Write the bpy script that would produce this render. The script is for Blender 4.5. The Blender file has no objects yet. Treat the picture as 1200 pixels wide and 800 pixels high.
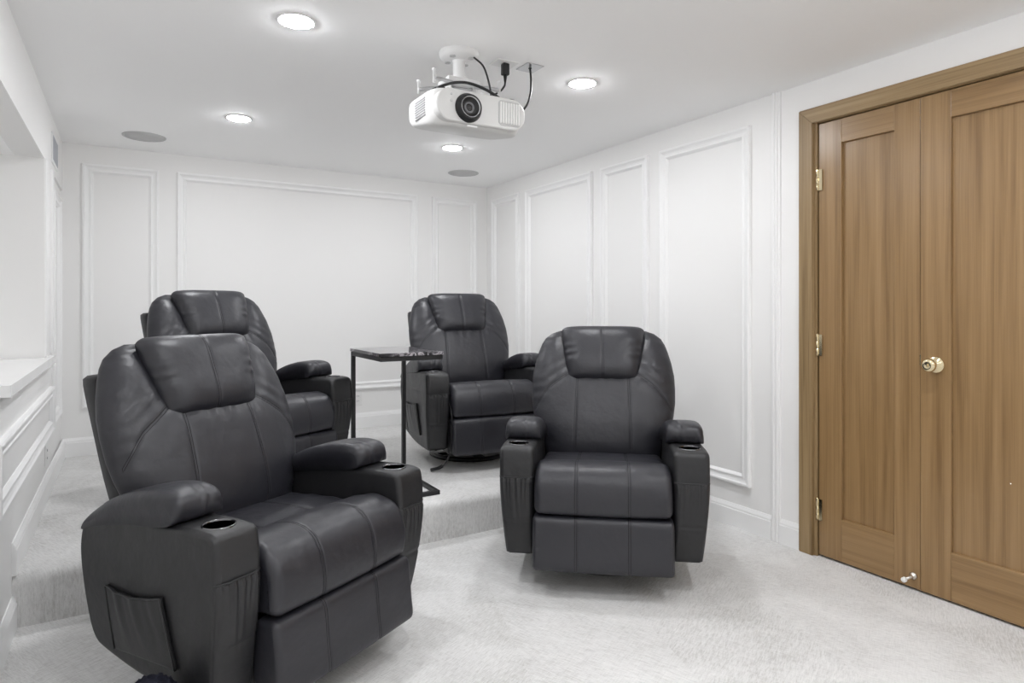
import bpy, bmesh, math, random
import numpy as np
from mathutils import Vector, Matrix, noise
random.seed(4)
S = bpy.context.scene
C = S.collection
R = math.radians

# ------------------------------------------------------------------ camera, world, exposure
EXPOSURE = 2.0
LAMP = 65.5            # radiance of the frosted lens of the recessed ceiling lights
cd = bpy.data.cameras.new('camera'); cam = bpy.data.objects.new('camera', cd); C.objects.link(cam)
cam.location = (0, 0, 1.19); cam.rotation_euler = (R(90), 0, R(-31.07))
cd.sensor_width = 36; cd.lens = 748.3/1200*36; cd.shift_y = (358.8-400)/1200; cd.clip_start = .02
S.camera = cam
W = bpy.data.worlds.new('world'); S.world = W; W.use_nodes = True
W.node_tree.nodes['Background'].inputs[0].default_value = (.9, .95, 1, 1)
W.node_tree.nodes['Background'].inputs[1].default_value = .3
S.cycles.max_bounces = 16; S.cycles.diffuse_bounces = 13; S.cycles.glossy_bounces = 6   # a white room lives on its bounce light
S.view_settings.view_transform = 'Standard'; S.view_settings.look = 'None'
S.view_settings.exposure = EXPOSURE; S.view_settings.gamma = 1; S.view_settings.use_curve_mapping = False

# room numbers (metres)
XR, XL, YB, YF, H = 2.82, -.365, 5.12, -2.2, 2.271
YS, ZP = 2.967, .196

# ------------------------------------------------------------------ materials
def mat(name, col, rough=.5, metal=0, spec=.5, bump=None, coat=0):
    m = bpy.data.materials.new(name); m.use_nodes = True
    b = m.node_tree.nodes['Principled BSDF']
    b.inputs['Base Color'].default_value = (*col, 1); b.inputs['Roughness'].default_value = rough
    b.inputs['Metallic'].default_value = metal; b.inputs['Specular IOR Level'].default_value = spec
    b.inputs['Coat Weight'].default_value = coat
    if bump:
        N(m, 'bump', bump)
    return m
def N(m, kind, args):
    t = m.node_tree; nd = t.nodes; ln = t.links
    sc, st, dist = args
    co = nd.new('ShaderNodeTexCoord'); n = nd.new('ShaderNodeTexNoise'); n.inputs['Scale'].default_value = sc; n.inputs['Detail'].default_value = 4
    b = nd.new('ShaderNodeBump'); b.inputs['Strength'].default_value = st; b.inputs['Distance'].default_value = dist
    ln.new(co.outputs['Object'], n.inputs['Vector']); ln.new(n.outputs['Fac'], b.inputs['Height'])
    ln.new(b.outputs['Normal'], nd['Principled BSDF'].inputs['Normal'])
def ramp(t, stops):
    r = t.nodes.new('ShaderNodeValToRGB'); e = r.color_ramp.elements
    e[0].position, e[0].color = stops[0][0], (*stops[0][1], 1); e[1].position, e[1].color = stops[-1][0], (*stops[-1][1], 1)
    for p, c in stops[1:-1]:
        x = e.new(p); x.color = (*c, 1)
    return r
def wood(name, c1, c2, c3, axis, rough=.30, grain=1.0):
    m = mat(name, c2, rough); t = m.node_tree; nd = t.nodes; ln = t.links
    co = nd.new('ShaderNodeTexCoord'); oi = nd.new('ShaderNodeObjectInfo')
    ad = nd.new('ShaderNodeVectorMath'); ad.operation = 'MULTIPLY_ADD'
    cm = nd.new('ShaderNodeCombineXYZ')
    for k in range(3): ln.new(oi.outputs['Random'], cm.inputs[k])
    ad.inputs[1].default_value = (7.3, 5.1, 3.7)
    ln.new(cm.outputs[0], ad.inputs[0]); ln.new(co.outputs['Object'], ad.inputs[2])
    def stretched(across, along, detail, dis=0):
        mp = nd.new('ShaderNodeMapping'); s = [across]*3; s[axis] = along; mp.inputs['Scale'].default_value = s
        n = nd.new('ShaderNodeTexNoise'); n.inputs['Scale'].default_value = 1; n.inputs['Detail'].default_value = detail; n.inputs['Distortion'].default_value = dis
        ln.new(ad.outputs[0], mp.inputs[0]); ln.new(mp.outputs[0], n.inputs['Vector']); return n
    a = stretched(34, .9, 4, .35); b = stretched(260*grain, 3.0, 3); 
    mx = nd.new('ShaderNodeMath'); mx.operation = 'MULTIPLY_ADD'; mx.inputs[1].default_value = .38
    sb = nd.new('ShaderNodeMath'); sb.operation = 'SUBTRACT'; sb.inputs[1].default_value = .5
    ln.new(b.outputs['Fac'], sb.inputs[0]); ln.new(sb.outputs[0], mx.inputs[0]); ln.new(a.outputs['Fac'], mx.inputs[2])
    r = ramp(t, [(.28, c1), (.5, c2), (.75, c3)]); ln.new(mx.outputs[0], r.inputs[0])
    ln.new(r.outputs[0], nd['Principled BSDF'].inputs['Base Color'])
    bp = nd.new('ShaderNodeBump'); bp.inputs['Strength'].default_value = .08; bp.inputs['Distance'].default_value = .002
    ln.new(b.outputs['Fac'], bp.inputs['Height']); ln.new(bp.outputs[0], nd['Principled BSDF'].inputs['Normal'])
    return m
def carpet(name, base, streak=1.0):
    m = mat(name, base, .95, spec=.15); t = m.node_tree; nd = t.nodes; ln = t.links
    co = nd.new('ShaderNodeTexCoord'); mp = nd.new('ShaderNodeMapping'); mp.inputs['Rotation'].default_value = (0, 0, R(18))
    ln.new(co.outputs['Object'], mp.inputs[0])
    sx = nd.new('ShaderNodeSeparateXYZ'); ln.new(mp.outputs[0], sx.inputs[0])
    def math_(op, a, b=None, v=None):
        n = nd.new('ShaderNodeMath'); n.operation = op
        ln.new(a, n.inputs[0])
        if b is not None: ln.new(b, n.inputs[1])
        if v is not None: n.inputs[1].default_value = v
        return n.outputs[0]
    pp = math_('PINGPONG', sx.outputs['X'], v=.52)
    s1 = math_('SUBTRACT', sx.outputs['Y'], pp); s2 = math_('ADD', sx.outputs['Y'], pp)
    cell = math_('FLOOR', math_('DIVIDE', sx.outputs['X'], v=.52))
    cb = nd.new('ShaderNodeCombineXYZ')
    ln.new(math_('MULTIPLY', s1, v=140), cb.inputs[0]); ln.new(math_('MULTIPLY', s2, v=20), cb.inputs[1])
    ln.new(math_('ADD', math_('MULTIPLY', cell, v=3.7), math_('MULTIPLY', sx.outputs['Z'], v=40)), cb.inputs[2])
    n1 = nd.new('ShaderNodeTexNoise'); n1.inputs['Scale'].default_value = 1; n1.inputs['Detail'].default_value = 4; n1.inputs['Roughness'].default_value = .72
    ln.new(cb.outputs[0], n1.inputs['Vector'])
    cb2 = nd.new('ShaderNodeCombineXYZ')
    ln.new(math_('MULTIPLY', s1, v=16), cb2.inputs[0]); ln.new(math_('MULTIPLY', s2, v=150), cb2.inputs[1]); ln.new(math_('MULTIPLY', cell, v=2.3), cb2.inputs[2])
    n4 = nd.new('ShaderNodeTexNoise'); n4.inputs['Scale'].default_value = 1; n4.inputs['Detail'].default_value = 3; ln.new(cb2.outputs[0], n4.inputs['Vector'])
    n2 = nd.new('ShaderNodeTexNoise'); n2.inputs['Scale'].default_value = 3.2; n2.inputs['Detail'].default_value = 4; n2.inputs['Distortion'].default_value = .8
    ln.new(mp.outputs[0], n2.inputs['Vector'])
    n3 = nd.new('ShaderNodeTexNoise'); n3.inputs['Scale'].default_value = 420; n3.inputs['Detail'].default_value = 2
    ln.new(mp.outputs[0], n3.inputs['Vector'])
    f1 = math_('MULTIPLY', math_('SUBTRACT', n1.outputs['Fac'], v=.5), v=.95*streak)
    f4 = math_('MULTIPLY', math_('SUBTRACT', n4.outputs['Fac'], v=.5), v=.35)
    f2 = math_('MULTIPLY', math_('SUBTRACT', n2.outputs['Fac'], v=.5), v=.55)
    f3 = math_('MULTIPLY', math_('SUBTRACT', n3.outputs['Fac'], v=.5), v=.35)
    alt = math_('MULTIPLY', math_('SUBTRACT', math_('MODULO', math_('ABSOLUTE', cell), v=2), v=.5), v=.05)
    tot = math_('ADD', math_('ADD', math_('ADD', math_('ADD', f1, f4), f2), math_('ADD', f3, alt)), v=.5)
    lo = tuple(c*.66*k for c, k in zip(base, (1.0, .985, .95))); hi = tuple(min(.93, c*1.2) for c in base)
    r = ramp(t, [(.12, lo), (.5, base), (.85, hi)]); ln.new(tot, r.inputs[0])
    ln.new(r.outputs[0], nd['Principled BSDF'].inputs['Base Color'])
    bp = nd.new('ShaderNodeBump'); bp.inputs['Strength'].default_value = .5; bp.inputs['Distance'].default_value = .006
    ln.new(math_('ADD', math_('MULTIPLY', f1, v=.25), f3), bp.inputs['Height']); ln.new(bp.outputs[0], nd['Principled BSDF'].inputs['Normal'])
    nd['Principled BSDF'].inputs['Sheen Weight'].default_value = .15
    return m
def marble(name, base, vein, sc, thr, rough=.15, amount=1):
    m = mat(name, base, rough); t = m.node_tree; nd = t.nodes; ln = t.links
    co = nd.new('ShaderNodeTexCoord'); n = nd.new('ShaderNodeTexNoise'); n.inputs['Scale'].default_value = sc; n.inputs['Detail'].default_value = 8
    n.inputs['Distortion'].default_value = 1.6; n.inputs['Roughness'].default_value = .62
    ln.new(co.outputs['Object'], n.inputs['Vector'])
    s = nd.new('ShaderNodeMath'); s.operation = 'SUBTRACT'; s.inputs[1].default_value = .5; ln.new(n.outputs['Fac'], s.inputs[0])
    a = nd.new('ShaderNodeMath'); a.operation = 'ABSOLUTE'; ln.new(s.outputs[0], a.inputs[0])
    r = ramp(t, [(0, vein), (thr, base)]); ln.new(a.outputs[0], r.inputs[0])
    n2 = nd.new('ShaderNodeTexNoise'); n2.inputs['Scale'].default_value = sc*.45; ln.new(co.outputs['Object'], n2.inputs['Vector'])
    r2 = ramp(t, [(.42, (0, 0, 0)), (.62, (amount,)*3)]); ln.new(n2.outputs['Fac'], r2.inputs[0])
    mx = nd.new('ShaderNodeMixRGB'); mx.inputs[1].default_value = (*base, 1); ln.new(r2.outputs[0], mx.inputs[0]); ln.new(r.outputs[0], mx.inputs[2])
    ln.new(mx.outputs[0], nd['Principled BSDF'].inputs['Base Color'])
    return m
def emit(name, col, st):
    m = bpy.data.materials.new(name); m.use_nodes = True; b = m.node_tree.nodes['Principled BSDF']
    b.inputs['Base Color'].default_value = (.8, .8, .8, 1); b.inputs['Emission Color'].default_value = (*col, 1); b.inputs['Emission Strength'].default_value = st
    return m
def leather(name, col, rough):
    m = mat(name, col, rough, spec=.58); t = m.node_tree; nd = t.nodes; ln = t.links
    co = nd.new('ShaderNodeTexCoord')
    v = nd.new('ShaderNodeTexVoronoi'); v.inputs['Scale'].default_value = 420; ln.new(co.outputs['Object'], v.inputs['Vector'])
    n = nd.new('ShaderNodeTexNoise'); n.inputs['Scale'].default_value = 11; n.inputs['Detail'].default_value = 3; ln.new(co.outputs['Object'], n.inputs['Vector'])
    b1 = nd.new('ShaderNodeBump'); b1.inputs['Strength'].default_value = .12; b1.inputs['Distance'].default_value = .001; ln.new(v.outputs['Distance'], b1.inputs['Height'])
    b2 = nd.new('ShaderNodeBump'); b2.inputs['Strength'].default_value = .25; b2.inputs['Distance'].default_value = .02
    ln.new(n.outputs['Fac'], b2.inputs['Height']); ln.new(b1.outputs[0], b2.inputs['Normal']); ln.new(b2.outputs[0], nd['Principled BSDF'].inputs['Normal'])
    r = nd.new('ShaderNodeMapRange'); r.inputs[3].default_value = rough-.05; r.inputs[4].default_value = rough+.07
    ln.new(n.outputs['Fac'], r.inputs[0]); ln.new(r.outputs[0], nd['Principled BSDF'].inputs['Roughness'])
    return m

M = {}
M['wall'] = mat('wall_paint', (.872, .868, .860), .5, bump=(160, .03, .002))
M['ceil'] = mat('ceiling_paint', (.955, .955, .955), .85, bump=(120, .04, .002))
M['trim'] = mat('trim_paint', (.90, .90, .897), .32)
M['floor'] = carpet('carpet', (.68, .677, .670), 1.12)
M['riser'] = M['floor']
M['counter'] = marble('white_marble', (.86, .86, .86), (.62, .62, .64), 2.0, .02, .18, .35)
M['black_marble'] = marble('black_marble', (.014, .013, .016), (.62, .58, .62), 11, .06, .06, 1)
M['metal_black'] = mat('black_metal', (.012, .012, .013), .42)
M['leather'] = leather('black_leather', (.019, .019, .0245), .405)
M['leather_side'] = leather('black_leather_side', (.0135, .0135, .015), .46)
M['plastic_black'] = mat('black_plastic', (.012, .012, .013), .4)
M['cup'] = mat('cup_steel', (.05, .05, .055), .12, metal=1)
M['rim'] = mat('cup_rim_chrome', (.20, .20, .21), .14, metal=1)
wc = ((.200, .116, .049), (.278, .170, .075), (.335, .211, .101))
M['wood_v'] = wood('door_wood_upright', *wc, 2)
M['wood_h'] = wood('door_wood_crosswise', *wc, 1)
kc = ((.17, .105, .042), (.29, .195, .095), (.38, .27, .145))
M['cas_v'] = wood('casing_oak_upright', *kc, 2, .45)
M['cas_h'] = wood('casing_oak_crosswise', *kc, 1, .45)
M['brass'] = mat('brass', (.83, .72, .48), .14, metal=1)
M['nickel'] = mat('satin_nickel', (.72, .68, .62), .25, metal=1)
M['rubber_white'] = mat('white_rubber', (.82, .82, .8), .5)
M['white_pl'] = mat('white_plastic', (.82, .82, .81), .33)
M['white_case'] = mat('projector_white', (.70, .70, .69), .4)
M['slot'] = mat('slot_grey', (.30, .30, .31), .6)
M['thread'] = mat('black_thread', (.010, .010, .011), .8, spec=.2)
M['white_metal'] = mat('white_metal', (.8, .8, .8), .3)
M['grille'] = mat('speaker_grille', (.56, .56, .56), .7)
M['steel'] = mat('steel', (.55, .55, .56), .28, metal=1)
M['grey_vent'] = mat('vent_grey', (.42, .43, .46), .5)
M['dark'] = mat('dark_gap', (.02, .02, .022), .7)
M['lens'] = mat('lens_glass', (.01, .01, .012), .05, coat=1)
M['lamp'] = emit('lamp_glow', (.985, .995, 1.02), LAMP)
M['wool'] = mat('navy_fleece', (.018, .019, .03), .95, spec=.2, bump=(260, .6, .004))

# ------------------------------------------------------------------ helpers
def link(name, me, m=None, parent=None, smooth=False, loc=None):
    o = bpy.data.objects.new(name, me); C.objects.link(o)
    if m is not None and len(me.materials) == 0: me.materials.append(m)
    if smooth:
        me.polygons.foreach_set('use_smooth', [True]*len(me.polygons))
    if parent: o.parent = parent
    if loc: o.location = loc
    return o
def mesh(name, v, f):
    me = bpy.data.meshes.new(name); me.from_pydata([tuple(map(float, p)) for p in v], [], f); 
    bm = bmesh.new(); bm.from_mesh(me); bmesh.ops.recalc_face_normals(bm, faces=bm.faces); bm.to_mesh(me); bm.free()
    me.update(); return me
def empty(name, loc=(0, 0, 0), rz=0):
    o = bpy.data.objects.new(name, None); C.objects.link(o); o.location = loc; o.rotation_euler = (0, 0, rz); o.empty_display_size = .1
    return o
def tag(o, label=None, cat=None, group=None, kind=None):
    if label: o['label'] = label
    if cat: o['category'] = cat
    if group: o['group'] = group
    if kind: o['kind'] = kind
    return o
def struct(o, label=None, cat=None): return tag(o, label, cat, None, 'structure')
BF = [(0, 3, 2, 1), (4, 5, 6, 7), (0, 1, 5, 4), (1, 2, 6, 5), (2, 3, 7, 6), (3, 0, 4, 7)]
def boxes(name, bl, bevel=0, seg=2):
    bm = bmesh.new()
    for x0, x1, y0, y1, z0, z1 in bl:
        vs = [bm.verts.new(p) for p in [(x0, y0, z0), (x1, y0, z0), (x1, y1, z0), (x0, y1, z0), (x0, y0, z1), (x1, y0, z1), (x1, y1, z1), (x0, y1, z1)]]
        for f in BF: bm.faces.new([vs[i] for i in f])
    if bevel: bmesh.ops.bevel(bm, geom=list(bm.edges), offset=bevel, segments=seg, affect='EDGES', profile=.5)
    me = bpy.data.meshes.new(name); bm.to_mesh(me); bm.free(); return me
def box(name, b, m, parent=None, bevel=0, seg=2):
    return link(name, boxes(name, [b], bevel, seg), m, parent, smooth=False)
def lathe(name, prof, n=40, axis='z', cap=True):
    """profile [(r,z)] turned about z (or along x / y)"""
    v, f = [], []
    for r, z in prof:
        for k in range(n):
            a = 2*math.pi*k/n; c, s = r*math.cos(a), r*math.sin(a)
            v.append({'z': (c, s, z), 'y': (c, z, s), 'x': (z, c, s)}[axis])
    m = len(prof)
    for i in range(m-1):
        for k in range(n):
            f.append((i*n+k, i*n+(k+1) % n, (i+1)*n+(k+1) % n, (i+1)*n+k))
    if cap:
        f.append(tuple(range(n))[::-1]); f.append(tuple((m-1)*n+k for k in range(n)))
    return mesh(name, v, f)
def autosmooth(o, ang=40):
    me = o.data; me.polygons.foreach_set('use_smooth', [True]*len(me.polygons)); me.set_sharp_from_angle(angle=R(ang)); return o
def tube(name, pts, r, n=10, res=8):
    """smooth tube through points (catmull-rom)"""
    P = [Vector(p) for p in pts]; Q = []
    for i in range(len(P)-1):
        p0 = P[max(i-1, 0)]; p1 = P[i]; p2 = P[i+1]; p3 = P[min(i+2, len(P)-1)]
        for k in range(res):
            t = k/res
            Q.append(.5*((2*p1)+(p2-p0)*t+(2*p0-5*p1+4*p2-p3)*t*t+(3*p1-p0-3*p2+p3)*t**3))
    Q.append(P[-1]); v, f = [], []
    up = Vector((.13, .2, .97)).normalized()
    for i, q in enumerate(Q):
        d = (Q[min(i+1, len(Q)-1)]-Q[max(i-1, 0)]).normalized()
        a = d.cross(up)
        if a.length < .05: a = d.cross(Vector((1, 0, 0)))
        a.normalize(); b = d.cross(a)
        for k in range(n):
            t = 2*math.pi*k/n; v.append(q+r*(math.cos(t)*a+math.sin(t)*b))
    for i in range(len(Q)-1):
        for k in range(n):
            f.append((i*n+k, i*n+(k+1) % n, (i+1)*n+(k+1) % n, (i+1)*n+k))
    f.append(tuple(range(n))); f.append(tuple((len(Q)-1)*n+k for k in range(n)))
    return mesh(name, v, f)
def chaikin(p, it=3):
    p = np.array(p, float)
    for _ in range(it):
        q = np.roll(p, -1, 0); p = np.stack([.75*p+.25*q, .25*p+.75*q], 1).reshape(-1, 2)
    return p
def resample(p, step):
    q = np.vstack([p, p[:1]]); d = np.r_[0, np.cumsum(np.linalg.norm(np.diff(q, axis=0), axis=1))]
    n = max(8, int(d[-1]/step)); s = np.linspace(0, d[-1], n, endpoint=False)
    return np.stack([np.interp(s, d, q[:, 0]), np.interp(s, d, q[:, 1])], 1)
def poly_normals(p):
    t = np.roll(p, -1, 0)-np.roll(p, 1, 0); n = np.stack([t[:, 1], -t[:, 0]], 1); n /= np.linalg.norm(n, axis=1)[:, None]+1e-12
    a = np.sum(p[:, 0]*np.roll(p[:, 1], -1)-p[:, 1]*np.roll(p[:, 0], -1))
    return n if a > 0 else -n          # outward
def extrude(name, prof, xs, inset, mir=1, xoff=None):
    """closed (y,z) profile swept along x; inset(x, prof)->inward offset per point; xoff optional sideways shift per point"""
    nrm = poly_normals(prof); n = len(prof); v, f = [], []
    for x in xs:
        d = np.asarray(inset(x, prof)); q = prof-nrm*np.broadcast_to(d, (n,))[:, None]
        xx = np.full(n, x) if xoff is None else x+xoff(x, prof)
        v += list(zip(mir*xx, q[:, 0], q[:, 1]))
    m = len(xs)
    for i in range(m-1):
        for k in range(n):
            f.append((i*n+k, i*n+(k+1) % n, (i+1)*n+(k+1) % n, (i+1)*n+k))
    f.append(tuple(range(n))); f.append(tuple((m-1)*n+k for k in range(n)))
    return mesh(name, v, f)
def edge_round(x, a, b, r):
    e = max(0., min(x-a, b-x)); return 0. if e >= r else r-math.sqrt(max(0, r*r-(r-e)**2))
def xs_round(a, b, r, mid, k=7):
    c = [r*(1-math.cos(t*math.pi/2/k)) for t in range(k)]
    L = [a+t for t in c]; Rr = [b-t for t in c][::-1]
    return L+list(np.linspace(a+r, b-r, mid))+Rr
def loop_frame(name, prof, plane, u0, u1, w0, w1, pos, sign):
    """mitred moulding frame: prof [(inward, height)], on plane x (u=y) or y (u=x)"""
    v, f = [], []; n = len(prof)
    for d, hgt in prof:
        for (u, w) in ((u0+d, w0+d), (u1-d, w0+d), (u1-d, w1-d), (u0+d, w1-d)):
            p = pos+sign*hgt
            v.append((p, u, w) if plane == 'x' else (u, p, w))
    for i in range(n-1):
        for k in range(4):
            f.append((i*4+k, i*4+(k+1) % 4, (i+1)*4+(k+1) % 4, (i+1)*4+k))
    for k in range(4):
        f.append(((n-1)*4+k, (n-1)*4+(k+1) % 4, (k+1) % 4, k))
    return mesh(name, v, f)
def run_profile(name, prof, axis, a, b, pos, sign, z0):
    """straight moulding: prof [(out, up)] from the wall plane, along axis"""
    v = []
    for t in (a, b):
        for o, u in prof:
            p = pos+sign*o
            v.append((p, t, z0+u) if axis == 'y' else (t, p, z0+u))
    n = len(prof); f = [(k, (k+1) % n, n+(k+1) % n, n+k) for k in range(n)]+[tuple(range(n)), tuple(range(n, 2*n))]
    return mesh(name, v, f)

# ------------------------------------------------------------------ room shell
struct(box('floor', (XL-.2, XR+.1, YF, YS+.02, -.1, 0), M['floor']))
# raised platform with a rolled carpet nosing
nose = [(YS, 0), (YS, ZP-.045)]+[(YS+.04-.04*math.cos(a), ZP-.04+.04*math.sin(a)) for a in np.linspace(.1, math.pi/2, 8)]+[(YB+.05, ZP), (YB+.05, 0)]
nv = [(x, y, z) for x in (XL-.005, XR+.005) for y, z in nose]; nn = len(nose)
pl = link('floor_platform', mesh('floor_platform', nv, [(k, (k+1) % nn, nn+(k+1) % nn, nn+k) for k in range(nn)]+[tuple(range(nn)), tuple(range(nn, 2*nn))]), M['riser'])
struct(autosmooth(pl, 35))
struct(box('ceiling', (-1.6, XR+.1, YF-.1, YB+.1, H, H+.1), M['ceil']))
struct(box('wall_back', (-.5, XR+.12, YB, YB+.12, 0, H), M['wall']))
D0, D1, DT = .585, 1.885, 2.075           # door opening y0..y1, top
struct(link('wall_right', boxes('wall_right', [(XR, XR+.12, D1, YB+.12, 0, H), (XR, XR+.12, D0, D1, DT, H), (XR, XR+.12, YF, D0, 0, H)]), M['wall']))
struct(box('wall_closet', (XR+.12, XR+.16, D0-.1, D1+.1, 0, H), M['dark']))
struct(box('wall_front', (-1.6, XR+.12, YF-.12, YF, 0, H), M['wall']))
ON, OF, OZ0, OZ1 = 2.66, 4.05, .885, 1.951  # opening in the left wall
struct(link('wall_left', boxes('wall_left', [(XL-.12, XL, YF, ON, 0, OZ1), (XL-.12, XL, ON, OF, 0, OZ0), (XL-.12, XL, OF, 4.43, 0, OZ1),
        (XL-.12, XL-.012, 4.43, YB+.05, 0, OZ1), (XL-.12, XL, YF, YB+.05, OZ1, H)]), M['wall']))
# bar recess behind the opening
struct(link('wall_recess', boxes('wall_recess', [(-1.5, XL-.12, OF, OF+.1, 0, H), (-1.6, -1.5, .6, OF+.1, 0, H), (-1.5, XL-.12, .5, .6, 0, H)]), M['wall']))
struct(box('floor_recess', (-1.6, XL-.12, .5, OF+.1, -.1, 0), M['floor']))
struct(box('ceiling_recess', (-1.5, XL-.121, .6, OF, OZ1, OZ1+.05), M['ceil']))

BASE = [(0, 0), (.016, 0), (.016, .092), (.013, .097), (.013, .104), (.010, .110), (.006, .117), (.004, .122), (0, .122)]
def baseb(name, axis, a, b, pos, sign, z0): return struct(link(name, run_profile(name, BASE, axis, a, b, pos, sign, z0), M['trim']))
baseb('baseboard_back', 'x', XL, XR, YB, -1, ZP)
baseb('baseboard_right', 'y', YS, YB, XR, -1, ZP)
baseb('baseboard_right_lower', 'y', 2.105, YS+.004, XR, -1, 0)
baseb('baseboard_right_door', 'y', 1.943, 2.053, XR, -1, 0)
baseb('baseboard_right_front', 'y', YF, .51, XR, -1, 0)
baseb('baseboard_left', 'y', YS-.005, YB, XL, 1, ZP)
baseb('baseboard_left_lower', 'y', YF, YS, XL, 1, 0)
baseb('baseboard_front', 'x', XL, XR, YF, 1, 0)

FR = [(0, 0), (0, .020), (.006, .024), (.014, .024), (.020, .018), (.030, .013), (.040, .012), (.044, .016), (.050, .016), (.056, .009), (.062, .003), (.062, 0)]
tn = [0]
def frame(plane, u0, u1, z0, z1, pos, sign):
    tn[0] += 1; nm = 'trim_%d' % tn[0]
    return struct(link(nm, loop_frame(nm, FR, plane, u0, u1, z0, z1, pos, sign), M['trim']))
PT = 2.142
for a, b in ((-.257, .191), (.303, 2.133), (2.27, 2.706)): frame('y', a, b, .512, PT, YB, -1)
for a, b in ((4.549, 5.012), (3.571, 4.446), (3.002, 3.469)): frame('x', a, b, .512, PT, XR, -1)
frame('x', 2.232, 2.898, .234, PT, XR, -1)
frame('x', -1.6, .38, .234, PT, XR, -1)
frame('x', 2.575, 4.34, .505, .748, XL, 1)
frame('x', .5, 2.45, .234, .748, XL, 1)
frame('x', 4.50, 4.95, .505, 1.87, XL-.012, 1)
def trim(bl, m=None, bev=.003):
    tn[0] += 1; nm = 'trim_%d' % tn[0]
    return struct(link(nm, boxes(nm, bl, bev, 2), m or M['trim']))
trim([(XR-.012, XR+.01, 2.054, 2.104, 0, H)]); trim([(XR-.018, XR, 2.064, 2.076, 0, H)]); trim([(XR-.018, XR, 2.084, 2.096, 0, H)])
trim([(XL-.01, XL+.010, 4.055, 4.13, .93, OZ1)]); trim([(XL-.01, XL+.012, 4.36, 4.425, .93, OZ1)])

# white marble bar counter set into the opening
cp = [(-.332, 2.69), (-.332, 4.24), (XL+.001, 4.24), (XL+.001, 4.028), (-.80, 4.028), (-.80, 2.665), (XL+.001, 2.665), (XL+.001, 2.69)]
n = len(cp); cv = [(x, y, z) for z in (.886, .926) for x, y in cp]
me = mesh('bar_counter', cv, [(k, (k+1) % n, n+(k+1) % n, n+k) for k in range(n)]+[tuple(range(n)), tuple(range(n, 2*n))])
tag(link('bar_counter', me, M['counter']), 'white marble bar counter with faint grey veins along the half wall', 'counter')

# ------------------------------------------------------------------ ceiling fixtures
def downlight(x, y, label, z=H, group='recessed ceiling lights'):
    t = tag(empty('recessed_light', (x, y, z)), label, 'ceiling light', group)
    a = link('trim_ring', ring_me, M['white_metal'], t, True); b = link('glowing_disc', disc_me, M['lamp'], t)
    return t
ring_me = lathe('trim_ring', [(.0595, -.001), (.0605, -.003), (.066, -.0045), (.073, -.003), (.075, 0)], 48, cap=False)
disc_me = lathe('glowing_disc', [(.0585, -.0005), (.0580, -.004), (.048, -.0085), (.030, -.0115), (.010, -.0125)], 48)
downlight(.549, 2.495, 'glowing round recessed light between the projector and the counter soffit')
downlight(1.89, 2.475, 'glowing round recessed light between the projector and the door side panelled wall')
downlight(.549, 3.955, 'glowing round recessed light nearest the round speaker by the wall vent')
downlight(1.90, 3.94, 'glowing round recessed light just behind the projector, near the corner speaker')
for x in (.549, 1.89):
    for y in (1.02, -.44): downlight(x, y, 'round recessed light in the front half of the ceiling, out of the picture', group='recessed ceiling lights of the front half')
for y in (1.35,): downlight(-1.15, y, 'round recessed light over the bar recess behind the counter', OZ1, 'recessed lights of the bar recess')
sp_ring = lathe('grille_rim', [(.112, 0), (.112, -.004), (.118, -.006), (.123, -.004), (.124, 0)], 56, cap=False)
sp_face = lathe('grille_face', [(.113, -.0005), (.113, -.003), (.05, -.0045), (.001, -.005)], 56)
for x, y, lb in ((.093, 4.69, 'round flush ceiling speaker near the wall vent'), (2.335, 4.64, 'round flush ceiling speaker near the panelled corner')):
    t = tag(empty('ceiling_speaker', (x, y, H)), lb, 'speaker', 'flush ceiling speakers')
    link('grille_rim', sp_ring, M['grille'], t, True); link('grille_face', sp_face, M['grille'], t, True)
# air vent in the soffit face
vt = tag(empty('air_vent', (XL, 4.545, 2.085)), 'small white louvred air vent in the soffit near the back corner', 'vent')
link('vent_frame', loop_frame('vent_frame', [(0, 0), (0, .006), (.016, .008), (.018, .0), ], 'x', -.155, .155, -.085, .085, 0, 1), M['white_metal'], vt)
box('vent_back', (.0003, .0015, -.14, .14, -.07, .07), M['dark'], vt)
me = boxes('louvre', [(.001, .009, -.0035, .0035, -.068, .068)])
for k in range(15):
    o = link('louvre', me, M['grey_vent'], vt); o.location = (0, -.13+k*.0186, 0); o.rotation_euler = (0, 0, R(-28))
# outlets
def outlet(x, y, z, rz, label):
    t = tag(empty('wall_outlet', (x, y, z), rz), label, 'outlet', 'white wall outlets')
    link('cover_plate', boxes('cover_plate', [(-.036, .036, -.006, 0, -.058, .058)], .003), M['white_pl'], t)
    for dz in (-.02, .02):
        s = link('socket', boxes('socket', [(-.017, .017, -.0085, -.005, -.014, .014)], .002), M['white_pl'], t); s.location = (0, 0, dz)
        link('slot', boxes('slot', [(-.008, -.006, -.0092, -.008, -.006, .006), (.006, .008, -.0092, -.008, -.006, .006)]), M['dark'], s)
outlet(1.612, YB, .438, 0, 'white wall outlet on the back wall behind the side table')
outlet(XL, 4.1, .42, R(90), 'white wall outlet low on the half wall beneath the counter')

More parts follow.
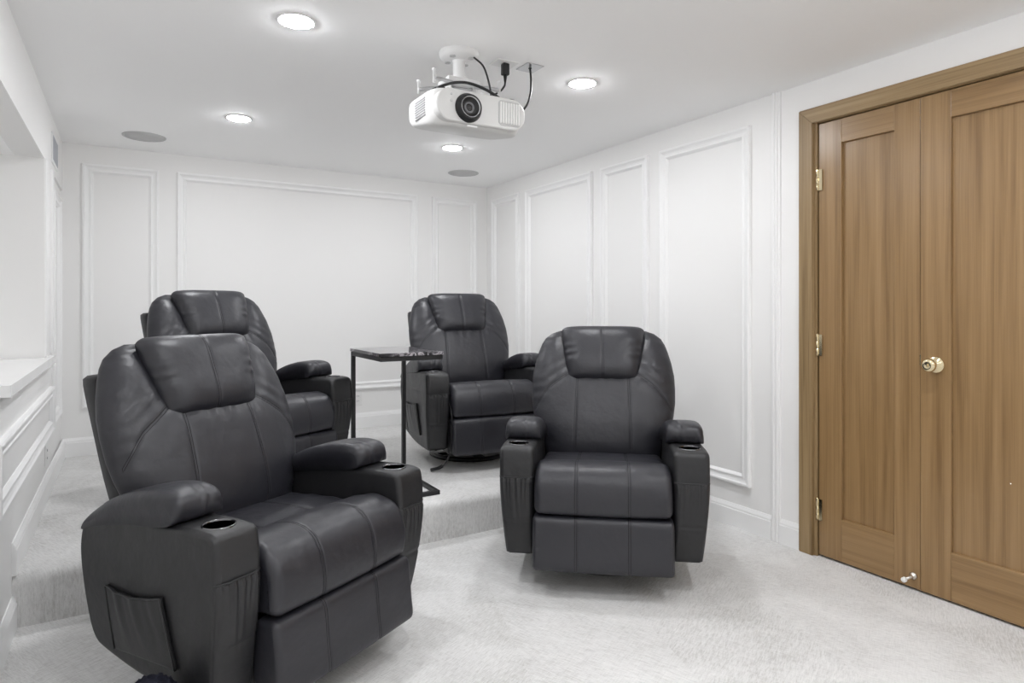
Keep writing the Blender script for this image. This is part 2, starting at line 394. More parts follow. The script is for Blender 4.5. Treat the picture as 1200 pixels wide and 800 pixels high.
# ------------------------------------------------------------------ double doors
def stick(name, y0, y1, z0, z1, m, parent, x0=XR+.004, x1=XR+.039, bev=.0018): return box(name, (x0, x1, y0, y1, z0, z1), m, parent, bev, 2)
def door(name, y0, y1, py0, py1, label, xo=0):
    d = struct(empty(name, (xo, 0, 0)), label)
    zb, zt, pb, pt = .010, DT-.018, .205, 1.947
    stick('stile', py1, y1, zb, zt, M['wood_v'], d); stick('stile', y0, py0, zb, zt, M['wood_v'], d)
    stick('rail', py0, py1, pt, zt, M['wood_h'], d); stick('rail', py0, py1, zb, pb, M['wood_h'], d)
    stick('panel', py0-.004, py1+.004, pb-.004, pt+.004, M['wood_v'], d, XR+.019, XR+.031, 0)
    return d
d1 = door('door_1', 1.398, 1.852, 1.504, 1.740, 'narrow inactive brown wooden door leaf with brass hinges')
d2 = door('door_2', .620, 1.396, .735, 1.281, 'wide brown wooden door leaf with a brass knob')
d2.location.x = -.002
# jamb + stop
trim([(XR-.004, XR+.12, 1.857, D1+.002, 0, DT)], M['cas_v'], .001); trim([(XR-.004, XR+.12, D0-.002, .613, 0, DT)], M['cas_v'], .001)
trim([(XR-.004, XR+.12, .613, 1.857, DT-.014, DT+.002)], M['cas_h'], .001)
trim([(XR+.04, XR+.12, .613, 1.857, 0, .006)], M['dark'], .001)
# mitred oak casing
def casing():
    c0, c1, w, zt = 1.870, 1.943, .073, 2.137
    x0, x1 = XR-.021, XR
    def prism(nm, poly, m):
        tn[0] += 1; nm = 'trim_%d' % tn[0]
        n = len(poly); v = [(x, y, z) for x in (x0, x1) for y, z in poly]
        me = mesh(nm, v, [(k, (k+1) % n, n+(k+1) % n, n+k) for k in range(n)]+[tuple(range(n)), tuple(range(n, 2*n))])
        bm = bmesh.new(); bm.from_mesh(me); bmesh.ops.bevel(bm, geom=list(bm.edges), offset=.003, segments=2, affect='EDGES'); bm.to_mesh(me); bm.free()
        struct(link(nm, me, m))
    l0, l1 = .600, .527
    prism('', [(c0, 0), (c1, 0), (c1, zt), (c0, zt-w)], M['cas_v'])
    prism('', [(c0, zt-w), (c1, zt), (l1, zt), (l0, zt-w)], M['cas_h'])
    prism('', [(l0, 0), (l0, zt-w), (l1, zt), (l1, 0)], M['cas_v'])
casing()
for z in (1.79, 1.006, .224):
    hg = link('hinge', lathe('hinge', [(.0062, -.050), (.0062, -.017), (.0055, -.0165), (.0062, -.016), (.0062, .016), (.0055, .0165), (.0062, .017), (.0062, .05), (.0045, .055)], 20), M['brass'], d1, True)
    hg.location = (XR-.004, 1.8555, z)
    box('hinge_leaf', (.0005, .004, -.024, -.004, -.05, .05), M['brass'], hg)
kb = empty('door_knob', (XR+.004, 1.338, .952)); kb.parent = d2
kb2 = link('door_knob_', lathe('knob', [(.034, 0), (.034, -.004), (.030, -.008), (.013, -.011), (.011, -.030), (.016, -.036), (.024, -.042), (.0275, -.052), (.025, -.062), (.016, -.067), (.012, -.0665), (.003, -.065)], 48, 'x'), M['brass'], d2, True)
kb2.location = kb.location; bpy.data.objects.remove(kb); kb2.name = 'door_knob'
link('thumb_turn', boxes('thumb_turn', [(-.070, -.064, -.002, .002, -.006, .006)], .0008), M['brass'], kb2)
st = link('door_stop', lathe('door_stop', [(.0165, 0), (.0165, -.003), (.010, -.009), (.0055, -.014), (.0048, -.066)], 24, 'x'), M['nickel'], d1, True); st.location = (XR+.004, 1.425, .060)
link('stop_tip', lathe('stop_tip', [(.0075, -.064), (.0105, -.067), (.0105, -.078), (.007, -.082)], 24, 'x'), M['rubber_white'], st, True)
bolt = box('edge_latch', (XR+.0005, XR+.005, 1.393, 1.3975, .945, .99), M['brass'], d2, .0005)
nl = link('nail', lathe('nail', [(.0022, 0), (.0022, -.002), (.0008, -.003)], 12, 'x'), M['nickel'], d2); nl.location = (XR+.019, 1.085, .525)

# ------------------------------------------------------------------ recliner
LE, LS = M['leather'], M['leather_side']
def groove(x, x0, wdt=.0024, dep=.0018, gap=.0042):
    return dep*(math.exp(-((x-x0-gap)/wdt)**2)+math.exp(-((x-x0+gap)/wdt)**2)) + dep*.35*math.exp(-((x-x0)/(gap*2.4))**2)
def arm(side, root):
    xi, xo = .287, .432
    prof = chaikin([(-.085, .122), (.10, .150), (.170, .172), (.198, .30), (.214, .43), (.210, .49), (.192, .535), (.150, .562), (.08, .580), (0, .585), (-.20, .590), (-.33, .598),
                    (-.405, .598), (-.438, .592), (-.447, .565), (-.453, .50), (-.450, .42), (-.432, .28), (-.408, .15), (-.400, .128), (-.30, .122)], 2)
    prof = resample(prof, .008)
    r = .020
    def xo_f(x, p):
        # outer face tapers in towards the bottom
        k = np.clip((.45-p[:, 1])/.32, 0, 1)**1.5; return -.022*k*(x-xi)/(xo-xi)
    bm_xs = xs_round(xi, xo, r, 26)
    me = extrude('arm_body', prof, bm_xs, lambda x, p: edge_round(x, xi, xo, r)+.0022*math.exp(-((xo-r*.55-x)/.0022)**2), side, xo_f)
    o = link('arm', me, LS, root, True)
    # cup hole
    cut = lathe('cut', [(.0405, .50), (.0405, .70)], 40); co = bpy.data.objects.new('cut', cut); C.objects.link(co)
    cx, cy, cz = side*.360, -.365, .597
    co.location = (cx, cy, 0)
    md = o.modifiers.new('b', 'BOOLEAN'); md.operation = 'DIFFERENCE'; md.object = co; md.solver = 'EXACT'
    bpy.context.view_layer.update()
    dg = bpy.context.evaluated_depsgraph_get(); nm = bpy.data.meshes.new_from_object(o.evaluated_get(dg)); o.modifiers.clear(); o.data = nm
    nm.polygons.foreach_set('use_smooth', [True]*len(nm.polygons)); nm.set_sharp_from_angle(angle=R(50))
    bpy.data.objects.remove(co)
    ch = link('cup_holder', lathe('cup_holder', [(.0395, -.002), (.0385, -.075), (.001, -.075)], 40, cap=False), M['cup'], o, True); ch.location = (cx, cy, cz)
    rm = link('cup_rim', lathe('cup_rim', [(.0395, -.004), (.0393, .002), (.0410, .0038), (.0435, .0030), (.0447, .0005), (.0447, -.003)], 44, cap=False), M['rim'], o, True); rm.location = (cx, cy, cz)
    # arm pad
    pp = chaikin([(.200, .508), (.196, .535), (.150, .574), (.06, .620), (-.05, .656), (-.16, .677), (-.235, .677), (-.268, .662), (-.278, .634), (-.270, .606), (-.255, .593), (-.20, .582), (0, .560), (.12, .532), (.17, .515)], 2)
    pp = resample(pp, .008)
    a, b, r2 = xi-.012, xo+.0015, .030
    def pin(x, p):
        e = edge_round(x, a, b, r2); t = (x-a)/(b-a)
        front = np.clip((-.14-p[:, 0])/.13, 0, 1)
        wr = .0016*np.sin(x*120+2*math.sin(x*75)+p[:, 1]*70)*front*math.sin(math.pi*t)
        k = np.clip((p[:, 1]-(.54-.25*(p[:, 0]-.17)))/.05, 0, 1)
        nz = poly_normals(p)[:, 1]; e = e*np.clip((nz+.75)/.9, 0, 1)*np.clip((.225-p[:, 0])/.09, .12, 1)
        return e-.004*math.sin(math.pi*t)*(p[:, 1] > .6)+wr+.0018*math.exp(-((x-(xo-.030))/.002)**2)
    link('arm_pad', extrude('arm_pad', pp, xs_round(a, b, r2, 22), pin, side), LE, root, True)
    # gathered front pocket: sheet wrapped over the arm front
    zs = np.linspace(.140, .470, 50); xx = np.linspace(xi+.004, xo-.004, 64); v, f = [], []
    fy = sorted([(z, y) for y, z in prof if y < -.38 and z > .13 and z < .56])
    fz = [q[0] for q in fy]; fyy = [q[1] for q in fy]
    rnd = random.Random(7+side); folds = [(xi+.012+(xo-xi-.024)*(k+.5+rnd.uniform(-.3, .3))/9, rnd.uniform(.5, 1.2), rnd.uniform(.25, .8), rnd.uniform(-.012, .012)) for k in range(9)]
    for z in zs:
        t = (z-.140)/.330
        for x in xx:
            s = (x-xx[0])/(xx[-1]-xx[0]); sh = math.sin(math.pi*s)**.5 if 0 < s < 1 else 0
            d = 0
            for (fx_, am, ln_, dr) in folds:
                q = (1-t)/ln_
                if q < 1: d += am*(1-q)**1.3*math.exp(-((x-fx_-dr*q)/(.0042+.005*q))**2)
            y = np.interp(z, fz, fyy)+edge_round(x, xi, xo, r)-.0035-.006*sh*(1-(2*t-1)**2)-.0062*d*sh
            if t > .965: y += .004
            if abs(z-.293) < .005: y += .0026
            v.append((side*(x-.022*np.clip((.45-z)/.32, 0, 1)**1.5*(x-xi)/(xo-xi)), y, z))
    nx = len(xx)
    for i in range(len(zs)-1):
        for k in range(nx-1): f.append((i*nx+k, i*nx+k+1, (i+1)*nx+k+1, (i+1)*nx+k))
    m0 = len(v); v += [(p[0], p[1]+.016, p[2]) for p in v]
    f += [tuple(q+m0 for q in reversed(t)) for t in f]
    bd = [k for k in range(nx)]+[i*nx+nx-1 for i in range(1, len(zs))]+[(len(zs)-1)*nx+k for k in range(nx-2, -1, -1)]+[i*nx for i in range(len(zs)-2, 0, -1)]
    for k in range(len(bd)): a_, b_ = bd[k], bd[(k+1) % len(bd)]; f.append((a_, b_, b_+m0, a_+m0))
    link('front_pocket', mesh('front_pocket', v, f), LS, root, True)
    link('pocket_piping', tube('pocket_piping', [(side*(xi+.002), -.441, .472), (side*(xi+.008), -.4465, .472), (side*(xi+.03), -.4545, .472), (side*.36, -.4552, .472), (side*(xo-.03), -.4545, .472), (side*(xo-.008), -.4465, .472), (side*(xo-.002), -.441, .472)], .0026, 8, 5), LS, root, True)
    # outer side pocket (slanted, elastic top)
    c = {'tf': (-.212, .391), 'tr': (.060, .368), 'br': (.038, .180), 'bf': (-.262, .200)}
    nu, nv_ = 40, 26; v, f = [], []
    for j in range(nv_):
        t = j/(nv_-1)
        for i in range(nu):
            s = i/(nu-1)
            y = (1-t)*((1-s)*c['br'][0]+s*c['bf'][0])+t*((1-s)*c['tr'][0]+s*c['tf'][0])
            z = (1-t)*((1-s)*c['br'][1]+s*c['bf'][1])+t*((1-s)*c['tr'][1]+s*c['tf'][1])
            z -= .016*t*math.sin(math.pi*s)
            k = np.clip((.45-z)/.32, 0, 1)**1.5
            sh = math.sin(math.pi*s)**.6 if 0 < s < 1 else 0
            d = .0025+.007*sh*(1-(2*t-1)**2)**.5*1.0+.005*sh*t+.0034*sh*max(0, t-.15)*(math.sin(s*19+2.2*math.sin(3.1*s)+2.2*t)+.45*math.sin(s*41+t*5))
            v.append((side*(xo-.022*k+d), y, z))
    for j in range(nv_-1):
        for i in range(nu-1): f.append((j*nu+i, j*nu+i+1, (j+1)*nu+i+1, (j+1)*nu+i))
    m0 = len(v); v += [(p[0]-side*.010, p[1], p[2]) for p in v]; f += [tuple(q+m0 for q in reversed(t)) for t in f]
    bd = [k for k in range(nu)]+[i*nu+nu-1 for i in range(1, nv_)]+[(nv_-1)*nu+k for k in range(nu-2, -1, -1)]+[i*nu for i in range(nv_-2, 0, -1)]
    for k in range(len(bd)): a_, b_ = bd[k], bd[(k+1) % len(bd)]; f.append((a_, b_, b_+m0, a_+m0))
    pk = link('side_pocket', mesh('side_pocket', v, f), LS, root, True)
    V = lambda s, t: v[int(t*(nv_-1))*nu+int(s*(nu-1))]
    off = lambda p: (p[0]+side*.0012, p[1], p[2])
    link('pocket_seam', tube('pocket_seam', [off(V(0, 1)), off(V(0, .5)), off(V(0, 0))], .0028, 6, 4), M['plastic_black'], pk, True)
    link('pocket_seam', tube('pocket_seam', [off(V(1, 1)), off(V(1, .5)), off(V(1, 0))], .0034, 6, 4), M['plastic_black'], pk, True)
    link('pocket_hem', tube('pocket_hem', [off(V(k/8, 1)) for k in range(9)], .0028, 6, 4), LS, pk, True)

def pillow(name, nu, nv, wfun, cfun, nfun, bf, bb, pn=3.2, disp=None, umix=.55):
    s = np.linspace(-1, 1, nu); u = (1-umix)*s+umix*np.sin(s*math.pi/2)
    s2 = np.linspace(-1, 1, nv); t = (1-umix)*s2+umix*np.sin(s2*math.pi/2)
    v, f, idx = [], [], {}
    def add(side):
        I = np.zeros((nv, nu), int)
        for j in range(nv):
            tt = t[j]; w = wfun(tt); c = cfun(tt); nn_ = nfun(tt)
            for i in range(nu):
                uu = u[i]; edge = i in (0, nu-1) or j in (0, nv-1)
                if side == 1 and edge: I[j, i] = idx[(j, i)]; continue
                hgt = max(0, 1-abs(uu)**pn)**.5*max(0, 1-abs(tt)**pn)**.5
                x = uu*w
                b = (bf if side == 0 else -bb)*hgt
                if side == 0 and disp: b += disp(x, uu, tt, w)*min(1, hgt*3)
                v.append((x, c[0]+nn_[0]*b, c[1]+nn_[1]*b)); I[j, i] = len(v)-1
                if side == 0 and edge: idx[(j, i)] = len(v)-1
        for j in range(nv-1):
            for i in range(nu-1):
                q = (I[j, i], I[j, i+1], I[j+1, i+1], I[j+1, i]); f.append(q if side == 0 else q[::-1])
    add(0); add(1)
    def front(x, tt, lift=.0004):
        w = wfun(tt); uu = max(-1, min(1, x/w)); c = cfun(tt); nn_ = nfun(tt)
        hgt = max(0, 1-abs(uu)**pn)**.5*max(0, 1-abs(tt)**pn)**.5
        b = bf*hgt+lift+(disp(x, uu, tt, w)*min(1, hgt*3) if disp else 0)
        return (x, c[0]+nn_[0]*b, c[1]+nn_[1]*b)
    return mesh(name, v, f), front
def threads(name, lines, parent, r=.0010, n=5):
    v, f = [], []
    for pts in lines:
        P = [Vector(p) for p in pts]; o0 = len(v)
        for i, q in enumerate(P):
            d = (P[min(i+1, len(P)-1)]-P[max(i-1, 0)]).normalized(); a = d.cross(Vector((1, .3, .1))).normalized(); b = d.cross(a)
            for k in range(n): t = 2*math.pi*k/n; v.append(q+r*(math.cos(t)*a+math.sin(t)*b))
        for i in range(len(P)-1):
            for k in range(n): f.append((o0+i*n+k, o0+i*n+(k+1) % n, o0+(i+1)*n+(k+1) % n, o0+(i+1)*n+k))
    return link(name, mesh(name, v, f), M['thread'], parent, True)
def profile_threads(prof, x0, mask, inset, parent):
    nrm = poly_normals(prof); keep = np.where(mask(prof))[0]
    L = []
    for g in (-.0042, .0042):
        q = prof-nrm*(np.broadcast_to(inset(x0+g, prof), (len(prof),))[:, None]-.0002)
        L.append([(x0+g, q[k, 0], q[k, 1]) for k in keep])
    threads('seam_stitching', [L[0]+L[1][::-1]], parent)

def make_recliner():
    root = empty('recliner')
    for sd in (-1, 1): arm(sd, root)
    # seat: rolled front
    def wr(x, p, a, b):
        e = np.clip(1-min(x-a, b-x)/.07, 0, 1)
        return .0022*e*np.sin(np.arange(len(p))*.55+x*20)
    sp = chaikin([(.16, .30), (.17, .455), (.05, .468), (-.12, .483), (-.20, .483), (-.235, .487), (-.27, .506), (-.36, .528), (-.43, .520), (-.478, .480), (-.498, .41), (-.497, .35), (-.480, .331), (-.40, .328), (0, .30)], 2)
    sp = resample(sp, .009); a, b, r = -.281, .281, .030
    sin_ = lambda x, p: edge_round(x, a, b, r)+groove(x, -.108)+groove(x, .108)-.006*max(0, 1-(x/.28)**2)+wr(x, p, a, b)
    st_ = link('seat', extrude('seat', sp, xs_round(a, b, r, 200), sin_, 1), LE, root, True)
    for x0 in (-.108, .108): profile_threads(sp, x0, lambda p: (p[:, 1] > .335) & (p[:, 0] < .12), sin_, st_)
    fp = chaikin([(-.40, .325), (-.475, .326), (-.500, .318), (-.508, .28), (-.514, .20), (-.524, .135), (-.516, .112), (-.49, .106), (-.43, .112), (-.40, .14)], 2)
    fp = resample(fp, .008); r3 = .018
    fin_ = lambda x, p: edge_round(x, -.286, .286, r3)+groove(x, -.108)+groove(x, .108)-.003*max(0, 1-(x/.28)**2)+.3*wr(x, p, -.286, .286)
    ft_ = link('footrest', extrude('footrest', fp, xs_round(-.286, .286, r3, 200), fin_, 1), LE, root, True)
    for x0 in (-.108, .108): profile_threads(fp, x0, lambda p: p[:, 0] < -.475, fin_, ft_)
    # backrest
    zz = [.43, .475, .53, .585, .64, .70, .77, .83, .89, .945, .985, 1.015, 1.042, 1.058]
    ww = [.270, .283, .312, .337, .352, .362, .365, .363, .352, .337, .322, .304, .270, .225]
    z0, z1 = zz[0], zz[-1]
    Z = lambda t: z0+(t+1)/2*(z1-z0)
    wf = lambda t: float(np.interp(Z(t), zz, ww))
    cf = lambda t: (-.15+.42*Z(t)+.045, Z(t))
    nv2 = Vector((-1, .42)).normalized(); nf = lambda t: (nv2.x, nv2.y)
    def dsp(x, u, t, w):
        z = Z(t); g = 0
        ax = abs(x)
        low = 1 if z < .83 else 0
        xs_ = .127+.012*max(0, (.8-z)/.32)
        d = lambda q, ww_, dp: dp*math.exp(-(q/ww_)**2)
        if low: g += d(ax-xs_-.0042, .0030, .0018)+d(ax-xs_+.0042, .0030, .0018)+d(ax-xs_, .011, .0010)
        # diagonal seam from headrest corner to the side
        zd = .825-.70*(ax-.165)-1.1*max(0, ax-.27)**1.2
        if ax > .15:
            q = (z-zd)*.80
            g += d(q-.0042, .0032, .0018)+d(q+.0042, .0032, .0018)+d(q, .013, .0014)
        e = max(0, (abs(u)-.72)/.28)
        g += .0026*e*math.sin(t*30+x*9+2*math.sin(t*7))*(1-e*.5)
        # headrest hollow and gathers under it
        hol = math.exp(-((z-.96)/.15)**4)*math.exp(-(ax/.215)**6)
        g += .035*hol
        g += .0016*math.exp(-((z-.79)/.035)**2)*math.sin(x*95+math.sin(x*31))*(ax < .2)
        g += .0020*math.exp(-((ax-.24)/.06)**2)*math.exp(-((z-.83)/.06)**2)*math.sin((z+ax*.7)*110)
        return -g
    bme, bfr = pillow('backrest', 230, 130, wf, cf, nf, .095, .085, 3.0, dsp)
    bk = link('backrest', bme, LE, root, True)
    T = lambda z: (z-z0)/(z1-z0)*2-1
    for sg in (-1, 1):
        A_, B_ = [], []
        for g in (-.0042, .0042):
            A_.append([bfr(sg*(.127+.012*max(0, (.8-z)/.32)+g), T(z)) for z in np.linspace(.475, .822, 40)])
            B_.append([bfr(sg*ax, T(.825-.70*(ax-.165)-1.1*max(0, ax-.27)**1.2+g*1.25)) for ax in np.linspace(.160, .338, 36)])
        threads('seam_stitching', [A_[0]+A_[1][::-1]], bk); threads('seam_stitching', [B_[0]+B_[1][::-1]], bk)
    # headrest pillow
    hz0, hz1 = .806, 1.080
    HZ = lambda t: hz0+(t+1)/2*(hz1-hz0)
    hw = lambda t: (.172+.046*(t+1)/2+.004*math.cos(t*1.5))*(1-.16*max(0, (abs(t)-.80)/.20)**2.4)
    hc = lambda t: (.168+.47*(HZ(t)-.824)+.012, HZ(t)); hn = Vector((-1, .47)).normalized()
    def hd(x, u, t, w):
        e = max(0, (abs(u)-.62)/.38)
        g = .0045*e*math.sin(t*17+2*math.sin(t*5)+(2 if u > 0 else 0))*(1-e*.4)
        g += .0018*math.exp(-((x-.0042)/.0028)**2)+.0018*math.exp(-((x+.0042)/.0028)**2)+.0010*math.exp(-(x/.011)**2)
        return -g
    hme, hfr = pillow('headrest', 130, 80, hw, hc, lambda t: (hn.x, hn.y), .072, .060, 4.2, hd)
    hd_ = link('headrest', hme, LE, root, True)
    threads('seam_stitching', [[hfr(-.0042, t) for t in np.linspace(-.93, .95, 40)]+[hfr(.0042, t) for t in np.linspace(.95, -.93, 40)]], hd_)
    # rear shell
    sh = resample(chaikin([(-.29, .30), (.29, .30), (.320, .42), (.338, .60), (.339, .80), (.339, .925), (.335, .953), (.305, .960), (0, .962), (-.305, .960), (-.335, .953), (-.339, .925), (-.339, .80), (-.338, .60), (-.320, .42)], 2), .02)
    sn = poly_normals(sh); v = []
    for off, ins in ((-.075, .016), (-.072, .006), (-.064, 0), (-.012, 0), (-.003, .005), (0, .014)):
        for (x, z), (nx_, nz_) in zip(sh, sn): v.append((x-nx_*ins, .42*z+off, z-nz_*ins))
    n = len(sh); me = mesh('back_shell', v, [(q*n+k, q*n+(k+1) % n, (q+1)*n+(k+1) % n, (q+1)*n+k) for q in range(5) for k in range(n)]+[tuple(range(n)), tuple(range(5*n, 6*n))])
    autosmooth(link('back_shell', me, LS, root), 60)
    box('under_frame', (-.285, .285, -.40, .17, .10, .31), M['plastic_black'], root, .01)
    link('swivel_post', lathe('swivel_post', [(.10, .02), (.09, .05), (.05, .06), (.05, .11)], 32), M['metal_black'], root, True)
    sb = link('swivel_base', lathe('swivel_base', [(.236, .012), (.242, .002), (.259, 0), (.274, .006), (.276, .018), (.268, .027), (.252, .029), (.238, .024)], 64, cap=False), M['metal_black'], root, True)
    box('cross_bar', (-.245, .245, -.022, .022, .006, .026), M['metal_black'], root, .004)
    box('cross_bar', (-.022, .022, -.245, .245, .004, .024), M['metal_black'], root, .004)
    return root
def copy_tree(o, parent=None):
    c = o.copy(); C.objects.link(c); c.parent = parent
    for ch in o.children: copy_tree(ch, c)
    return c
rec = make_recliner()
chairs = [
 ((.352, 2.389, 0), 28.9, 'black leather recliner on the lower carpet below the marble counter, in front of the step'),
 ((1.964, 2.413, 0), -39.2, 'black leather recliner on the lower carpet beside the panelled wall near the wooden doors'),
 ((1.994, 3.86, ZP), -7.7, 'black leather recliner on the platform beside the marble-topped side table, near the panelled corner'),
 ((.52, 3.803, ZP), 23.1, 'black leather recliner on the platform by the half wall, mostly behind another recliner')]
roots = []
for i, (p, a, lb) in enumerate(chairs):
    o = rec if i == 0 else copy_tree(rec)
    o.location = p; o.rotation_euler = (0, 0, R(a)); tag(o, lb, 'recliner', 'black leather recliners'); roots.append(o)
# hanging power lead of the platform recliner
ld = link('power_lead', tube('power_lead', [(-.286, -.43, .42), (-.284, -.472, .345), (-.286, -.470, .22), (-.295, -.455, .11), (-.315, -.43, .05), (-.335, -.41, .030)], .005, 8, 8), M['plastic_black'], roots[2], True)
link('lead_plug', tube('lead_plug', [(-.325, -.418, .038), (-.350, -.40, .022), (-.385, -.378, .0115)], .0105, 10, 4), M['plastic_black'], ld, True)

# ------------------------------------------------------------------ side table
tb = tag(empty('side_table', (1.262, 3.34, ZP)), 'C-shaped side table with black marble top and thin black metal legs', 'side table')
hx, hy, tt_ = .175, .255, .756
box('table_top', (-hx, hx, -hy, hy, tt_-.018, tt_), M['black_marble'], tb, .002)
q = .011
for y in (-hy+q+.004, hy-q-.004): box('top_bar', (-hx+.004, hx-.004, y-q, y+q, tt_-.042, tt_-.019), M['metal_black'], tb, .0015)
for x in (-hx+q+.004, hx-q-.004): box('top_bar', (x-q, x+q, -hy+.03, hy-.03, tt_-.042, tt_-.019), M['metal_black'], tb, .0015)
for x in (-hx+q+.004, hx-q-.020): box('leg', (x-q, x+q, hy-2*q-.004, hy-.004, .022, tt_-.042), M['metal_black'], tb, .0015)
for y in (-hy+q+.004, hy-q-.004): box('base_bar', (-hx+.004, hx-.020, y-q, y+q, 0, .022), M['metal_black'], tb, .0015)
for x in (-hx+q+.004, hx-q-.020): box('base_bar', (x-q, x+q, -hy+.03, hy-.03, 0, .022), M['metal_black'], tb, .0015)

# ------------------------------------------------------------------ projector on its ceiling mount
px, py = 1.19, 2.36
mt = tag(empty('projector_mount', (1.213, 2.451, H)), 'white round ceiling mount with short pole holding the projector', 'mount')
plt = link('ceiling_plate', lathe('ceiling_plate', [(.084, 0), (.086, -.006), (.084, -.020), (.074, -.030), (.040, -.034), (.030, -.036)], 56), M['white_metal'], mt, True); autosmooth(plt, 50)
for k in range(4):
    a = R(35+90*k); sc = link('screw_well', lathe('screw_well', [(.013, 0), (.013, -.0035), (.009, -.004), (.007, -.002), (.001, -.002)], 20), M['grille'], plt); sc.location = (.056*math.cos(a), .056*math.sin(a), -.0315)
autosmooth(link('pole', lathe('pole', [(.030, -.033), (.026, -.045), (.026, -.105), (.034, -.108), (.034, -.125)], 32), M['white_metal'], mt), 40)
br = box('bracket', (-.075, .075, -.055, .055, -.142, -.124), M['white_metal'], mt, .003)
for sx in (-1, 1): box('bracket_cheek', (sx*.062-.004, sx*.062+.004, -.05, .05, -.178, -.130), M['white_metal'], mt, .002)
for (ax, ay) in ((-.16, -.10), (.14, -.10), (-.16, .06), (.14, .06)):
    link('support_arm', tube('support_arm', [(ax*.35, ay*.5, -.152), (ax*.7, ay*.8, -.158), (ax, ay, -.166)], .0085, 8, 4), M['steel'], mt, True)
    lg = link('arm_post', lathe('arm_post', [(.006, -.185), (.006, -.135), (.009, -.134), (.009, -.128)], 16), M['white_metal'], mt, True); lg.location = (ax, ay, 0)
link('knob_bolt', lathe('knob_bolt', [(.012, -.06), (.012, -.05), (.005, -.05), (.005, .05), (.012, .05), (.012, .06)], 16, 'x'), M['steel'], mt, True).location = (0, 0, -.150)

pj = tag(empty('video_projector', (px, py, 1.878)), 'white video projector with black lens hanging under the ceiling mount', 'projector')
pw, pd, ph = .203, .150, .148
# body: rounded-rectangle plan, domed edges (stack of superellipse rings)
v, f = [], []; nr, ns = 26, 96
for j in range(nr):
    t = j/(nr-1); z = t*ph
    e = min(1, t/.42, (1-t)/.20); k = math.sqrt(max(0, 1-(1-e)**2)); sc = .80+.20*k if t < .5 else .93+.07*k
    for i in range(ns):
        a = 2*math.pi*i/ns; c_, s_ = math.cos(a), math.sin(a); n_ = 5.5
        x = math.copysign(abs(c_)**(2/n_), c_)*pw*(sc*.45+.55 if t < .5 else sc); y = math.copysign(abs(s_)**(2/n_), s_)*pd*(sc if t < .5 else sc)
        if y < 0: y -= .018*(1-(x/pw)**2)*(1-abs(2*t-1)**2)
        zz_ = z+.055*max(0, (y+pd)/(2*pd))*(1-t)
        v.append((x, y, zz_))
for j in range(nr-1):
    for i in range(ns): f.append((j*ns+i, j*ns+(i+1) % ns, (j+1)*ns+(i+1) % ns, (j+1)*ns+i))
f += [tuple(range(ns)), tuple((nr-1)*ns+i for i in range(ns))]
body = autosmooth(link('body', mesh('body', v, f), M['white_case'], pj), 50)
# raised front bezel (stadium outline)
def stadium(hw_, hh, r, n=10):
    o = []
    for cx, cz, a0 in ((hw_-r, hh-r, 0), (-hw_+r, hh-r, 90), (-hw_+r, -hh+r, 180), (hw_-r, -hh+r, 270)):
        for k in range(n+1): a = R(a0+90*k/n); o.append((cx+r*math.cos(a), cz+r*math.sin(a)))
    return o
def puck(name, hw_, hh, r, y0, y1, bev, m, parent, loc):
    o = stadium(hw_, hh, r); o2 = stadium(hw_-bev, hh-bev, max(.001, r-bev)); n = len(o)
    v = [(x, y1, z) for x, z in o]+[(x, y0+bev, z) for x, z in o]+[(x, y0, z) for x, z in o2]
    f = [(i*n+k, i*n+(k+1) % n, (i+1)*n+(k+1) % n, (i+1)*n+k) for i in (0, 1) for k in range(n)]+[tuple(range(n)), tuple(range(2*n, 3*n))]
    ob = link(name, mesh(name, v, f), m, parent); ob.location = loc; return autosmooth(ob, 40)
fy_ = -pd-.016
bz = puck('front_bezel', .195, .062, .058, 0, .04, .004, M['white_case'], pj, (-.003, fy_-.004, .079))
lx = -.067
l0 = link('lens_ring', lathe('lens_ring', [(.056, .01), (.056, -.004), (.050, -.012), (.047, -.024), (.042, -.026), (.040, -.020)], 56, 'y', cap=False), M['plastic_black'], pj, True); l0.location = (lx, fy_-.004, .074)
link('chrome_ring', lathe('chrome_ring', [(.0405, -.020), (.0405, -.0245), (.0385, -.0250), (.037, -.021)], 56, 'y', cap=False), M['steel'], l0, True)
link('lens_barrel', lathe('lens_barrel', [(.038, -.0215), (.030, -.012), (.021, -.006), (.019, -.010), (.016, -.010)], 48, 'y', cap=False), M['plastic_black'], l0, True)
link('barrel_ring', lathe('barrel_ring', [(.021, -.0065), (.020, -.012), (.016, -.013), (.0145, -.008)], 48, 'y', cap=False), mat('lens_grey', (.22, .22, .23), .4), l0, True)
link('lens_glass', lathe('lens_glass', [(.0165, -.006), (.012, -.009), (.006, -.0105), (.0005, -.011)], 40, 'y'), M['lens'], l0, True)
vg = puck('vent_recess', .052, .050, .016, 0, .01, .002, M['grille'], pj, (.118, fy_-.0065, .080))
for k in range(8):
    sl = puck('vent_slat', .0042, .042, .004, 0, .008, .0015, M['white_pl'], pj, (.118-.042+k*.012, fy_-.0105, .080))
me = boxes('side_slot', [(-.002, .004, -.05, .05, -.0022, .0022)])
for k in range(8):
    o = link('side_slot', me, M['slot'], pj); o.location = (-pw*.9985, -.02, .054+k*.0095)
for z, r_ in ((.118, .0045), (.093, .006)):
    o = link('front_sensor', lathe('front_sensor', [(r_, 0), (r_, -.0015), (r_*.6, -.002)], 20, 'y'), M['grille'], pj); o.location = (-.138, fy_-.004, z)
for x, y in ((-.15, -.10), (.16, -.105), (-.14, .09), (.15, .09)):
    o = link('foot', lathe('foot', [(.016, 0), (.018, .004), (.018, .012), (.013, .014)], 24), M['plastic_black'], pj, True); o.location = (x, y, ph-.001)
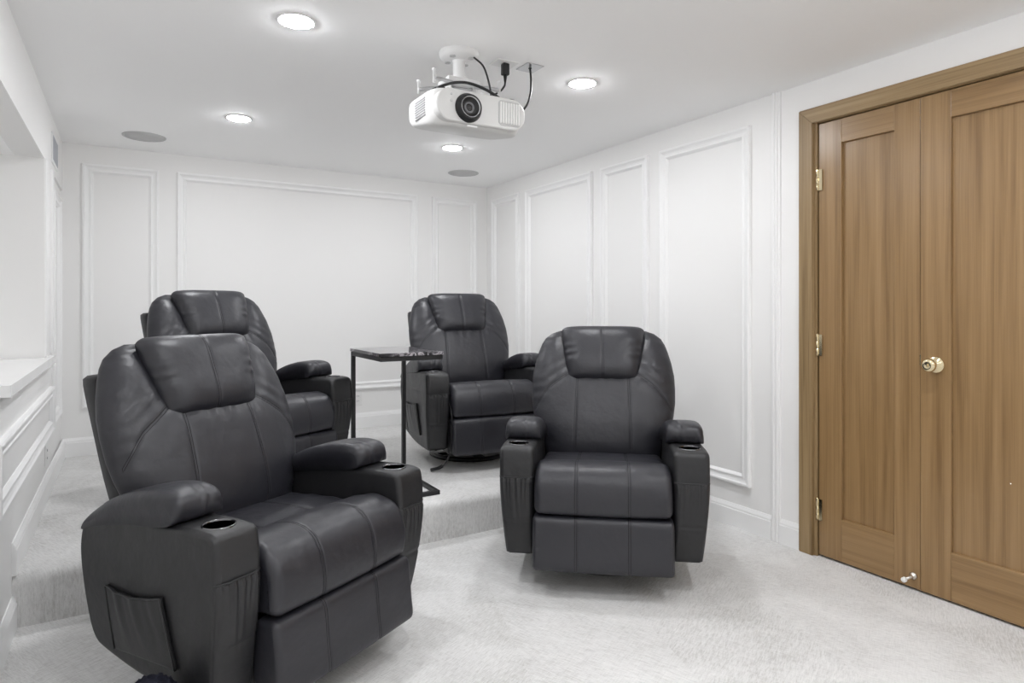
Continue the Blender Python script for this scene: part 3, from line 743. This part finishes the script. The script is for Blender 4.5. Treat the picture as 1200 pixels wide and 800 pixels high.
link('status_strip', boxes('status_strip', [(-.045, .0, -.002, .004, -.004, .004)], .001), M['white_metal'], pj).location = (-.02, fy_+.012, .012)

# ceiling socket, cable plate and cables
cs = tag(empty('ceiling_socket', (1.435, 2.45, H)), 'white flush power socket plate in the ceiling beside the projector mount', 'socket')
link('socket_plate', boxes('socket_plate', [(-.055, .055, -.04, .04, -.006, 0)], .003), M['white_pl'], cs)
cpn = tag(empty('cable_plate', (1.562, 2.434, H)), 'small metal cable entry plate in the ceiling beside the power socket', 'cable plate')
link('entry_plate', boxes('entry_plate', [(-.045, .045, -.05, .05, -.004, 0)], .002), M['steel'], cpn)
link('entry_hole', lathe('entry_hole', [(.008, -.004), (.008, -.0055), (.006, -.006)], 20), M['dark'], cpn)
pc = tag(empty('power_cable', (1.435, 2.44, H-.006)), 'black power cable with plug running from ceiling socket to projector', 'cable')
link('plug', boxes('plug', [(-.016, .016, -.014, .014, -.052, 0)], .005), M['plastic_black'], pc)
link('strain_relief', lathe('strain_relief', [(.009, -.050), (.006, -.075), (.004, -.085)], 16), M['plastic_black'], pc, True)
link('cord', tube('cord', [(0, 0, -.08), (-.004, 0, -.10), (-.03, .0, -.13), (-.08, .01, -.158), (-.135, .02, -.178), (-.17, .03, -.20), (-.19, .04, -.235)], .0045, 8, 8), M['plastic_black'], pc, True)
c2 = tag(link('signal_cable', tube('signal_cable', [(1.562, 2.434, H-.004), (1.566, 2.432, H-.06), (1.560, 2.428, H-.12), (1.535, 2.42, H-.18), (1.49, 2.42, H-.225), (1.43, 2.44, 2.028)], .0048, 8, 8), M['plastic_black'], None, True), 'thin black cable hanging from the metal ceiling plate to the projector', 'cable')
tag(link('mount_cable', tube('mount_cable', [(1.250, 2.385, H-.034), (1.278, 2.355, H-.075), (1.292, 2.335, H-.14), (1.298, 2.325, H-.20), (1.296, 2.325, 2.028)], .0042, 8, 8), M['plastic_black'], None, True), 'thin black cable dropping from the round mount plate to the projector', 'cable')
tag(link('looped_cable', tube('looped_cable', [(1.030, 2.315, 2.042), (1.075, 2.31, 2.066), (1.13, 2.312, 2.088), (1.19, 2.318, 2.098), (1.255, 2.315, 2.088), (1.315, 2.312, 2.066), (1.365, 2.315, 2.040)], .0062, 8, 8), M['plastic_black'], None, True), 'thick black cable looped over the top of the projector around the pole', 'cable')

# ------------------------------------------------------------------ dark fleece bundle beside the front recliner
fx, fyb = .052, 1.900
v, f = [], []
bm = bmesh.new(); bmesh.ops.create_icosphere(bm, subdivisions=5, radius=1)
for q_ in bm.verts:
    p = q_.co; c1 = noise.noise(p*4.5); c2 = noise.noise(p*9+Vector((3, 1, 2)))
    rr = 1+.10*(1-abs(c1)*2.2)+.06*(1-abs(c2)*2)
    q_.co = Vector((p.x*.078*rr, p.y*.076*rr, .105+p.z*.112*rr)); q_.co.z = max(q_.co.z, .0)
me = bpy.data.meshes.new('fleece_bundle'); bm.to_mesh(me); bm.free()
o = link('fleece_bundle', me, M['wool'], None, True); o.location = (fx, fyb, 0)
tag(o, 'dark navy curly fleece bundle on the carpet against the recliner pocket side', 'blanket')
